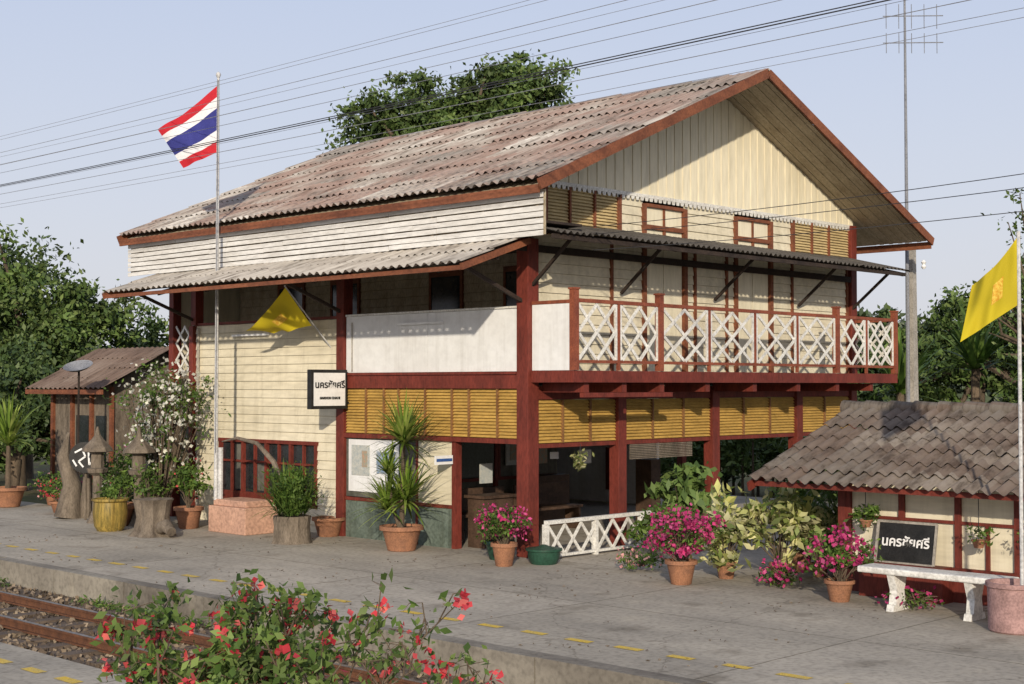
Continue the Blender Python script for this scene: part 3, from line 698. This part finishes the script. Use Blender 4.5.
x,y=-.83,2.15
e=empty('potted_spiky_dracaena',(x,y,0)); pot(e,x,y,.36,.42)
q=Part('stems','bark',e); q.tube([(x,y,.3),(x+.03,y,1.2),(x,y-.05,2.0)],[.05,.04,.03],8); q.tube([(x,y,.3),(x-.1,y+.1,.7),(x-.15,y+.15,1.1)],[.04,.035,.03],8); q.done(True)
blades('crown_top',e,x,y-.05,1.85,150,.88,.062,up=.35,droop=.75,lo=-35); blades('crown_mid',e,x-.15,y+.15,1.3,60,.6,.055,up=.3,droop=.8,lo=-30); blades('crown_low',e,x+.05,y-.05,.85,150,.88,.062,up=.35,droop=.75,lo=-30); blades('crown_low_side',e,x-.12,y+.22,.7,110,.75,.055,up=.35,droop=.75)
x,y=-1.4,4.44
e=empty('stump_planter_bush',(x,y,0))
q=Part('stump','drift',e); q.lathe(x,y,[(.36,0),(.33,.05),(.31,.3),(.33,.48),(.28,.48),(.26,.42)],20,.06); q.done(True)
blades('bush_blades',e,x,y,.55,330,.95,.035,'leaf_s',up=1.1,spread=.22)
C,K=clumps([((x,y,1.0),(.5,.5,.42))],26,45,.35,.3); leaves('foliage',C,.09,'leaf_s',e,.35)
x,y=gp(-3.4,26.6); e=empty('terracotta_bowl',(x,y,0)); pot(e,x,y,.3,.35)
bush('bougainvillea_pot',-1.1,-.55,.42,.68,.22,.2,.36,900,420)
bush('foliage_pot',-.55,.1,.36,.5,.2,.24,.3,700,60,potm='greenpot')
x,y=gp(.5,22.5); e=empty('green_lidded_pot',(x,y,0)); q=Part('pot','greenpot',e); q.lathe(x,y,[(.2,0),(.25,.1),(.26,.2),(.29,.21),(.29,.24),(.1,.27),(.03,.3)],24); q.done(True)
bush('bougainvillea_pot',-.8,-3.75,.52,.72,.32,.22,.34,1300,1000)
bush('bougainvillea_pot',-.65,-6.2,.42,.62,.3,.19,.28,1000,460)
def cam_bush(name,r,d,*a,**k):
    x,y=gp(r,d); return bush(name,x,y,*a,**k)
cam_bush('variegated_croton',3.1,20.8,.5,.75,.5,.16,.25,560,0,leaf='leaf_y',ls=.18)
cam_bush('variegated_croton',3.85,20.6,.52,.78,.55,.16,.25,560,0,leaf='leaf_y',ls=.18)
cam_bush('low_blossom_plant',3.7,19.9,.3,.15,.16,0,.1,300,130,ls=.06)
cam_bush('low_blossom_plant',1.95,21.6,.4,.16,.14,0,.1,400,90,fl='pflower',ls=.06)
cam_bush('low_blossom_plant',5.0,17.9,.35,.12,.12,0,.1,260,90,ls=.06)
cam_bush('broadleaf_shrub',2.95,24.2,.55,1.0,.55,0,.1,700,0,leaf='leaf_b',ls=.22)
cam_bush('broadleaf_shrub',2.3,23.4,.4,.5,.4,0,.1,500,40,leaf='leaf_s',ls=.12)
cam_bush('broadleaf_shrub',4.6,22.4,.55,.8,.6,0,.1,900,0,leaf='leaf_s',ls=.12)
cam_bush('broadleaf_shrub',5.15,21.0,.4,.9,.5,0,.1,600,0,leaf='leaf_b',ls=.13)
cam_bush('variegated_croton',4.5,21.0,.35,.6,.4,.14,.2,350,0,leaf='leaf_y',ls=.15)
for r_,d_ in ((4.35,21.6),(5.0,21.4)):
    x,y=gp(r_,d_); e=empty('fern_plant',(x,y,0)); pot(e,x,y,.18,.3); blades('fronds',e,x,y,.5,90,1.0,.05,'leaf_s',up=1.0)
for (yy,zz) in ((-6.15,1.0),(-7.75,.85),(-8.5,.9)):
    e=empty('hanging_plant',(.1,yy,zz)); pot(e,.1,yy,.09,.1,z=zz-.1); q=Part('hanger','wire',e); q.tube([(.1,yy,zz),(.1,yy,1.5)],.005,4); q.done()
    C,K=clumps([((.1,yy,zz+.08),(.2,.2,.2))],10,30 if yy>-7 else 8,.4,.3); leaves('foliage',C,.08,'leaf_s',e,.35)
# left garden group
x,y=-2.55,8.65; e=empty('glazed_barrel_pot',(x,y,0))
q=Part('pot','gold',e); q.lathe(x,y,[(.24,0),(.3,.1),(.33,.35),(.31,.55),(.35,.58),(.35,.62),(.3,.62),(.28,.52)],24); q.done(True); C,K=clumps([((x,y,.7),(.22,.22,.12))],10,25,.4,.2); leaves('foliage',C,.06,'leaf_s',e,.4)
x,y=-2.45,7.26; e=empty('tree_stump',(x,y,0)); q=Part('stump','drift',e); q.lathe(x,y,[(.42,0),(.33,.1),(.28,.35),(.32,.6),(.36,.68),(.2,.64)],26,.09,1); q.done(True)
q=Part('side_limb','drift',e); q.tube([(x,y-.1,.1),(x-.05,y-.5,.22),(x-.08,y-.72,.12)],[.14,.12,.09],10); q.done(True)
bush('potted_garden_plant',-1.25,7.95,.34,.95,.4,.28,.42,700,20,ls=.1,fl='bougr')
bush('potted_garden_plant',-1.9,9.4,.4,.75,.3,.3,.4,600,50,ls=.09,fl='wflower')
bush('potted_garden_plant',-1.7,8.6,.3,.8,.4,.2,.35,500,0,ls=.09)
cam_bush('potted_garden_plant',-9.3,30.5,.4,.5,.28,.25,.25,500,100,ls=.08)
cam_bush('potted_garden_plant',-9.9,31.5,.45,.5,.25,.25,.25,500,130,ls=.08,fl='bougr')
cam_bush('potted_garden_plant',-8.3,30.5,.5,1.0,.5,.25,.3,700,30,ls=.1)
cam_bush('potted_garden_plant',-10.7,33.5,.5,.45,.35,.22,.3,500,60,ls=.09,fl='pflower')
for r_,d_ in ((-8.45,29.2),(-7.45,28.6)):
    x,y=gp(r_,d_); e=empty('stone_lantern',(x,y,0)); q=Part('lantern','drift',e)
    q.lathe(x,y,[(.22,0),(.16,.1),(.1,.25),(.09,.95),(.2,1.02),(.22,1.1),(.14,1.12),(.13,1.42),(.33,1.45),(.3,1.52),(.12,1.7),(.06,1.78),(.02,1.95)],8); q.done()
x,y=gp(-9.35,30.2); e=empty('driftwood_stump',(x,y,0)); q=Part('wood','drift',e)
q.tube([(x,y,0),(x+.1,y,.7),(x-.05,y+.1,1.3),(x+.02,y+.05,1.8)],[.3,.2,.15,.03],9); q.tube([(x+.3,y-.2,0),(x+.28,y-.3,.8),(x+.4,y-.2,1.35)],[.16,.1,.04],8); q.done(True)
x,y=gp(-8.85,29.7); e=empty('round_painted_sign',(x,y,1.3)); q=Part('disc','black',e)
nv=Vector((-.717,-.697,0)); q.tube([Vector((x,y,1.3)),Vector((x,y,1.3))+nv*.04],.32,28); q.done()
q=Part('post','drift',e); q.tube([(x+.05,y+.05,0),(x+.05,y+.05,1.1)],.03,6); q.done()
q=Part('painted_motif','signwhite',e)
rr_=Vector((.697,-.717,0)); uz=Vector((0,0,1)); c0=Vector((x,y,1.3))+nv*.046
for a_,b_ in (((-.2,.1),(-.05,.18)),((-.05,.18),(.02,.02)),((.02,.02),(-.12,-.08)),((-.12,-.08),(-.02,-.2)),((.08,.2),(.1,-.15)),((.1,-.15),(.22,-.02)),((.22,-.02),(.16,.12)),((-.24,-.05),(-.16,-.18))):
    q.beam(c0+rr_*a_[0]+uz*a_[1],c0+rr_*b_[0]+uz*b_[1],.035,.012,up=nv)
q.done()
x,y=-1.3,5.9; e=empty('arching_driftwood',(x,y,0)); q=Part('branch','drift',e)
q.tube([(-1.3,4.75,.45),(-1.3,4.85,1.0),(-1.28,5.15,1.4),(-1.25,5.7,1.72),(-1.2,6.4,1.8),(-1.2,6.9,1.72)],[.06,.055,.05,.04,.03,.012],8); q.done(True)
x,y=gp(-11.6,33); e=empty('potted_palm',(x,y,0)); pot(e,x,y,.4,.45); q=Part('stem','bark',e); q.tube([(x,y,.4),(x,y,1.4)],[.07,.05],8); q.done(True); blades('fronds',e,x,y,1.45,110,1.2,.08,'blade',up=.8)
x,y=-1.0,9.4; e=empty('white_blossom_tree',(x,y,0))
bl_=[((x-.05,y-.3,2.45),(.85,1.15,.95)),((x,y+.2,1.5),(.65,1.0,.6))]
C,K=clumps(bl_,50,26,.25,.2); leaves('foliage',C,.1,'leaf_s',e,.4)
C2,_=clumps(bl_,90,7,.2,.35); leaves('blossom',C2,.08,'wflower',e,.9)
stems(e,x,y,0,K[:50],.028)

# foreground bougainvillea
bx,by=gp(-1.45,8.0); e=empty('foreground_bougainvillea',(bx,by,0))
q=Part('branches','bark',e); LC=[];FC=[]
def crv(r_,d_,z_):
    X,Y=gp(r_,d_); return Vector((X,Y,z_))
def grow(base,tip,r,leafd,nf,lsp=.05):
    m1=base.lerp(tip,.4)+Vector((random.uniform(-.1,.1),random.uniform(-.1,.1),.12)); m2=base.lerp(tip,.75)+Vector((random.uniform(-.06,.06),random.uniform(-.06,.06),.08))
    pts=[base,m1,m2,tip]; q.tube(pts,[r,r*.75,r*.5,r*.25],6)
    def at(t):
        t*=3; i=min(2,int(t)); return pts[i].lerp(pts[i+1],t-i)
    for _ in range(leafd):
        c=at(random.uniform(.3,1)); LC.append(tuple(c+Vector([random.gauss(0,lsp) for _ in range(3)])))
    for _ in range(nf): FC.append(tuple(tip+Vector([random.gauss(0,.024) for _ in range(3)])))
    return at
base=crv(-1.45,8,0)
tips=[(-2.25,1.42),(-2.1,1.3),(-1.95,1.45),(-1.8,1.3),(-1.62,1.5),(-1.5,1.5),(-1.42,1.66),(-1.3,1.45),(-1.2,1.55),(-1.0,1.45),(-.92,1.3),(-1.7,1.2),(-1.35,1.25),(-2.0,1.15),(-1.1,1.2),(-1.55,1.35),(-1.85,1.2),(-1.25,1.38)]
for (a,z) in tips:
    d_=8+random.uniform(-.45,.45); at=grow(base+Vector((random.uniform(-.15,.15),random.uniform(-.15,.15),0)),crv(a,d_,z),.018,45,random.choice([5,10,13]))
    for _ in range(5):
        s0=at(random.uniform(.5,.9)); t0=s0+Vector((random.uniform(-.35,.35),random.uniform(-.35,.35),random.uniform(.05,.26))); grow(s0,t0,.006,26,random.choice([0,4,9,12]))
for (a,z) in ((-.28,1.62),(-.75,1.5),(-.45,1.3),(-.25,1.1),(-.1,1.12),(-.6,1.2)):
    at=grow(base+Vector((.1,-.1,.2)),crv(a,8.1+random.uniform(-.3,.3),z),.011,10,10,.03)
    for _ in range(5):
        s0=at(random.uniform(.6,.95)); grow(s0,s0+Vector((random.uniform(-.2,.2),random.uniform(-.2,.2),random.uniform(.02,.2))),.005,5,random.choice([0,8]))
q.done(True)
leaves('foliage',np.array(LC),.07,'leaf_f',e,.5); leaves('blossom',np.array(FC),.05,'bougr',e,.8)
q=Part('planter','conc',e); q.box(bx-.4,bx+.4,by-.4,by+.4,0,.35); q.done(bevel=.02)

# ------------------------------------------------------------ mast, poles, wires
x,y=gp(8.95,32.0); e=empty('concrete_utility_pole',(x,y,-.4)); q=Part('pole','conc',e)
q.hexa([(x-.12,y-.12,-.4),(x+.12,y-.12,-.4),(x+.12,y+.12,-.4),(x-.12,y+.12,-.4),(x-.08,y-.08,5.85),(x+.08,y-.08,5.85),(x+.08,y+.08,5.85),(x-.08,y+.08,5.85)]); q.done()
q=Part('insulators','signwhite',e); q.lathe(x+.2,y-.2,[(.03,5.4),(.06,5.45),(.03,5.5),(.06,5.55),(.02,5.6)],10); q.done(True)
x,y=gp(8.75,31.6); e=empty('antenna_mast',(x,y,-.4)); q=Part('mast','wireg',e); q.tube([(x,y,-.4),(x,y,6),(x-.02,y,12.5)],[.045,.04,.02],8)
q.done()
q=Part('yagi_elements','wireg',e)
for zz,l in ((10.4,.45),(11.0,.55)):
    q.tube([(x-.35,y+.35,zz),(x+.6,y-.6,zz+.02)],.012,5)
    for k in range(5):
        t=-.3+k*.2; q.tube([(x+t*1,y-t*1,zz-l*.5),(x+t,y-t,zz+l*.5)],.008,4)
q.done()
for yy in (-26,34):
    e=empty('telegraph_pole',(-3,yy,0)); q=Part('pole','conc',e); q.tube([(-3,yy,-.4),(-3,yy,9.5)],[.16,.1],10); q.box(-4,-1.6,yy-.05,yy+.05,7.6,7.7); q.box(-4,-1.6,yy-.05,yy+.05,8.2,8.3); q.box(-4,-1.6,yy-.05,yy+.05,8.8,8.9); q.done()
e=empty('overhead_wires',(-3,0,8)); q=Part('dark_wires','wire',e); q2=Part('grey_wires','wireg',e)
def wire(q,x,z,rad,sag=.25):
    pts=[]
    for k in range(31):
        t=k/30; yv=-26+60*t; pts.append((x,yv,z+sag*(4*(t-.5)**2)))
    q.tube(pts,rad,4)
for x,z,rad,dk in ((-3,6.95,.010,1),(-3.6,6.8,.008,1),(-2.2,7.0,.006,0),(-2.6,7.35,.005,0),(-3.3,7.3,.005,0),(-3.9,7.35,.005,0),(-2.0,7.9,.004,0),(-3.0,8.0,.004,0),(-1.8,6.8,.004,0),(-2.4,7.6,.005,0),(-3.5,7.75,.004,0),(-1.7,7.3,.004,0),(-2.9,6.6,.004,0)):
    wire(q if dk else q2,x,z,rad)
q.done();q2.done()
e=empty('service_cables',(-.5,-1.4,5.2)); q=Part('cables','wire',e)
for dz,x1 in ((0,.2),(.12,-.6),(-.25,1.0)):
    pts=[]
    for k in range(20):
        t=k/19; pts.append((.1+(x1-.1)*t,-1.34-18*t,5.18+dz+.75*t-.6*4*t*(1-t)*.4))
    q.tube(pts,.006,4)
q.done()

# ------------------------------------------------------------ background
e=empty('timber_house',(3.7,18.4,-.4))
q=Part('roof','roof3',e); corr(q,(3.8,16.4,3.8),(0,4.0,0),(-2.1,0,-1.1),(-.46,0,.89),.25,.03,4); corr(q,(3.8,16.4,3.8),(0,4.0,0),(2.1,0,-1.1),(.46,0,.89),.25,.03,4); q.done(True)
q=Part('walls','drift',e); q.box(2.3,5.3,16.9,20.0,-.4,2.8)
q.hexa([(2.3,16.92,2.8),(5.3,16.92,2.8),(5.3,19.9,2.8),(2.3,19.9,2.8),(3.75,16.92,3.65),(3.85,16.92,3.65),(3.85,19.9,3.65),(3.75,19.9,3.65)]); q.done()
q=Part('trim','brown',e); q.box(1.68,1.73,16.4,20.4,2.56,2.68)
for yy in (16.9,17.9,18.9,19.95): q.box(2.22,2.3,yy-.06,yy+.06,-.4,2.75)
q.done()
q=Part('windows','glass',e); q.box(2.26,2.29,17.2,17.7,.8,2.0); q.box(2.26,2.29,18.1,18.7,.8,2.0); q.done()
x,y=gp(-10.6,35); e=empty('satellite_dish',(x,y,3)); q=Part('dish','wireg',e)
prof=[(.02,.0),(.14,.02),(.26,.07),(.36,.14)]; nvv=Vector((-.3,-.2,.85)).normalized(); a_=nvv.cross(Vector((0,0,1))).normalized(); b_=nvv.cross(a_)
for r_,h_ in prof:
    for j in range(20):
        t=j/20*6.2832; q.v.append(tuple(Vector((x,y,3.15))+a_*r_*math.cos(t)+b_*r_*math.sin(t)+nvv*h_))
for k in range(3):
    for j in range(20): q.f.append((k*20+j,k*20+(j+1)%20,(k+1)*20+(j+1)%20,(k+1)*20+j))
q.done(True); q=Part('mount','dark',e); q.tube([(x,y,-.4),(x,y,3.15)],.03,6); q.done(True)

def gt(name,r,d,h,tr,bl,*a,**k):
    x,y=gp(r,d); return tree(name,x,y,-.46,h,tr,[((*gp(r+b[0],d+b[1]),b[2]),b[3]) for b in bl],*a,**k)
gt('rain_tree',-2.5,52,10,.4,[(-1.9,0,12.0,(1.7,1.9,2.0)),(-.4,0,12.2,(1.6,2.1,1.9)),(1.2,0,12.6,(1.6,2.0,1.8)),(2.9,0,13.2,(1.8,2.0,1.9)),(1.2,1,11.3,(3.4,3,1.6))],66,130,.21,'leaf_b',limbs=26,cr=.22,inner=.25)
gt('broadleaf_tree',-17.2,50,4,.4,[(0,0,5.6,(3.0,3,2.6)),(2.2,0,4.2,(2.4,2.4,2.2)),(-2,1,4.6,(2.5,2.5,2.5)),(.5,-2,2.8,(3,2.4,2))],70,130,.23,'leaf_b',limbs=22)
gt('broadleaf_tree',-12.6,54,3,.3,[(0,0,3.6,(2.2,2.2,2.0)),(1.6,0,2.8,(1.8,1.8,1.8))],50,90,.24,'leaf_b')
gt('broadleaf_tree',-15.2,44,2,.25,[(0,0,2.6,(1.8,1.8,1.6)),(1.2,-.5,1.6,(1.5,1.5,1.3)),(-.9,0,1.6,(1.6,1.5,1.4))],50,90,.2,'leaf')
gt('broadleaf_tree',-12.6,36,1.4,.2,[(-.4,0,1.5,(1.1,1.1,1.0)),(-1.3,0,1.4,(1.1,1.1,1.1))],40,70,.16,'leaf_b')
gt('broadleaf_tree',13.6,42,4,.25,[(0,0,4.2,(1.8,1.8,1.7)),(1.6,0,5.0,(1.7,1.7,1.6)),(-1.3,0,3.2,(1.6,1.6,1.8)),(2.2,-1,3.0,(2,2,2))],54,90,.21,'leaf_b')
gt('sparse_tree',11.75,32,4.0,.12,[(0,0,6.2,(1.2,1.2,1.6)),(-.3,0,4.4,(1.1,1.1,1.2))],40,13,.13,'leaf_b',cr=.2,inner=.2,limbs=60)
gt('broadleaf_tree',9.6,50,3,.25,[(0,0,3.9,(1.7,1.7,1.9)),(1.4,0,3.2,(1.6,1.6,1.8)),(3.0,0,4.0,(1.5,1.5,1.6))],50,70,.25,'leaf')
e=empty('garden_shrubs',(13,3,-.4)); bl=[]
for _ in range(26):
    X=random.uniform(13.5,19); Y=random.uniform(-7,14); bl.append(((X,Y,random.uniform(.3,1.5)),(random.uniform(.9,1.6),)*2+(random.uniform(.8,1.6),)))
C,K=clumps(bl,26,42,.28,.4); leaves('foliage',C[C[:,2]>-.4],.2,'leaf_b',e,.5)
q=Part('shrub_stems','bark',e)
for k in range(0,len(K),14): q.tube([(K[k][0],K[k][1],-.45),tuple(K[k])],[.05,.02],5)
q.done()
for (r_,d_,z_) in ((11.3,35,3.2),(12.6,34,3.0),(10.0,37,2.6)):
    x,y=gp(r_,d_); e=empty('garden_palm',(x,y,-.4)); q=Part('trunk','bark',e); q.tube([(x,y,-.4),(x+.1,y,z_)],[.14,.1],8); q.done(True); blades('fronds',e,x+.1,y,z_,70,1.9,.16,'leaf_s',up=.7)
e=empty('left_hedge',(0,18,-.4)); bl=[]
for _ in range(20):
    X=random.uniform(-.5,6); Y=random.uniform(12,15.5); bl.append(((X,Y,random.uniform(-.1,.6)),(random.uniform(.6,1.1),)*2+(random.uniform(.5,.9),)))
for _ in range(14):
    bl.append(((random.uniform(-3.5,1.0),random.uniform(20,34),random.uniform(.2,1.2)),(1.4,1.4,1.3)))
C,K=clumps(bl,24,44,.3,.4); leaves('foliage',C[C[:,2]>-.4],.15,'leaf_b',e,.5)
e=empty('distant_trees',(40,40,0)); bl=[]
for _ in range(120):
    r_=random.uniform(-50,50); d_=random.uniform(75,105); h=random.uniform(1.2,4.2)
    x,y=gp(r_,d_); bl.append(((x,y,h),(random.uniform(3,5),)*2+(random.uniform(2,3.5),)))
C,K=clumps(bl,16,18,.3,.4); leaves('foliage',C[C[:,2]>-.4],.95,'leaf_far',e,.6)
q=Part('tree_trunks','bark',e)
for c,_r in bl: q.tube([(c[0],c[1],-.4),(c[0],c[1],c[2]+1)],[.3,.15],5)
q.done()

# ------------------------------------------------------------ light, sky, camera
el=math.radians(18); az=(-.74,-.673)
W=bpy.data.worlds.new('World'); S.world=W; W.use_nodes=True; nt=W.node_tree
sk=nt.nodes.new('ShaderNodeTexSky'); sk.sky_type='NISHITA'; sk.sun_disc=False; sk.sun_elevation=el; sk.sun_rotation=math.atan2(az[0],az[1])%(2*math.pi)
sk.air_density=1.2; sk.dust_density=4.0; sk.ozone_density=2.0
tc=nt.nodes.new('ShaderNodeTexCoord'); sp=nt.nodes.new('ShaderNodeSeparateXYZ'); nt.links.new(tc.outputs['Generated'],sp.inputs[0])
hz=ramp(nt,[(0.0,(5.9,5.9,6.2)),(.12,(5.2,5.45,6.3)),(.3,(4.2,4.75,6.2)),(1,(3.2,3.6,4.8))]); nt.links.new(sp.outputs[2],hz.inputs[0])
mx=nt.nodes.new('ShaderNodeMixRGB'); mx.inputs[0].default_value=.85; nt.links.new(sk.outputs[0],mx.inputs[1]); nt.links.new(hz.outputs[0],mx.inputs[2])
bg=nt.nodes['Background']; nt.links.new(mx.outputs[0],bg.inputs[0]); bg.inputs[1].default_value=.135
L=bpy.data.lights.new('sun','SUN'); L.energy=4.0; L.angle=math.radians(1.0); L.color=(1,.88,.70)
o=bpy.data.objects.new('sun',L); d=Vector((-az[0]*math.cos(el),-az[1]*math.cos(el),-math.sin(el))); o.rotation_euler=d.to_track_quat('-Z','Y').to_euler(); o.location=(-20,-25,20); COL.objects.link(o)
c=bpy.data.cameras.new('camera'); c.lens=50.27; c.sensor_width=36; c.clip_end=3000; c.clip_start=.1
o=bpy.data.objects.new('camera',c); o.location=(-16.95,-16.13,2.8); o.rotation_euler=(math.radians(91.72),0,-math.radians(45.81)); COL.objects.link(o); S.camera=o
S.view_settings.view_transform='Standard'; S.view_settings.look='None'; S.view_settings.exposure=0
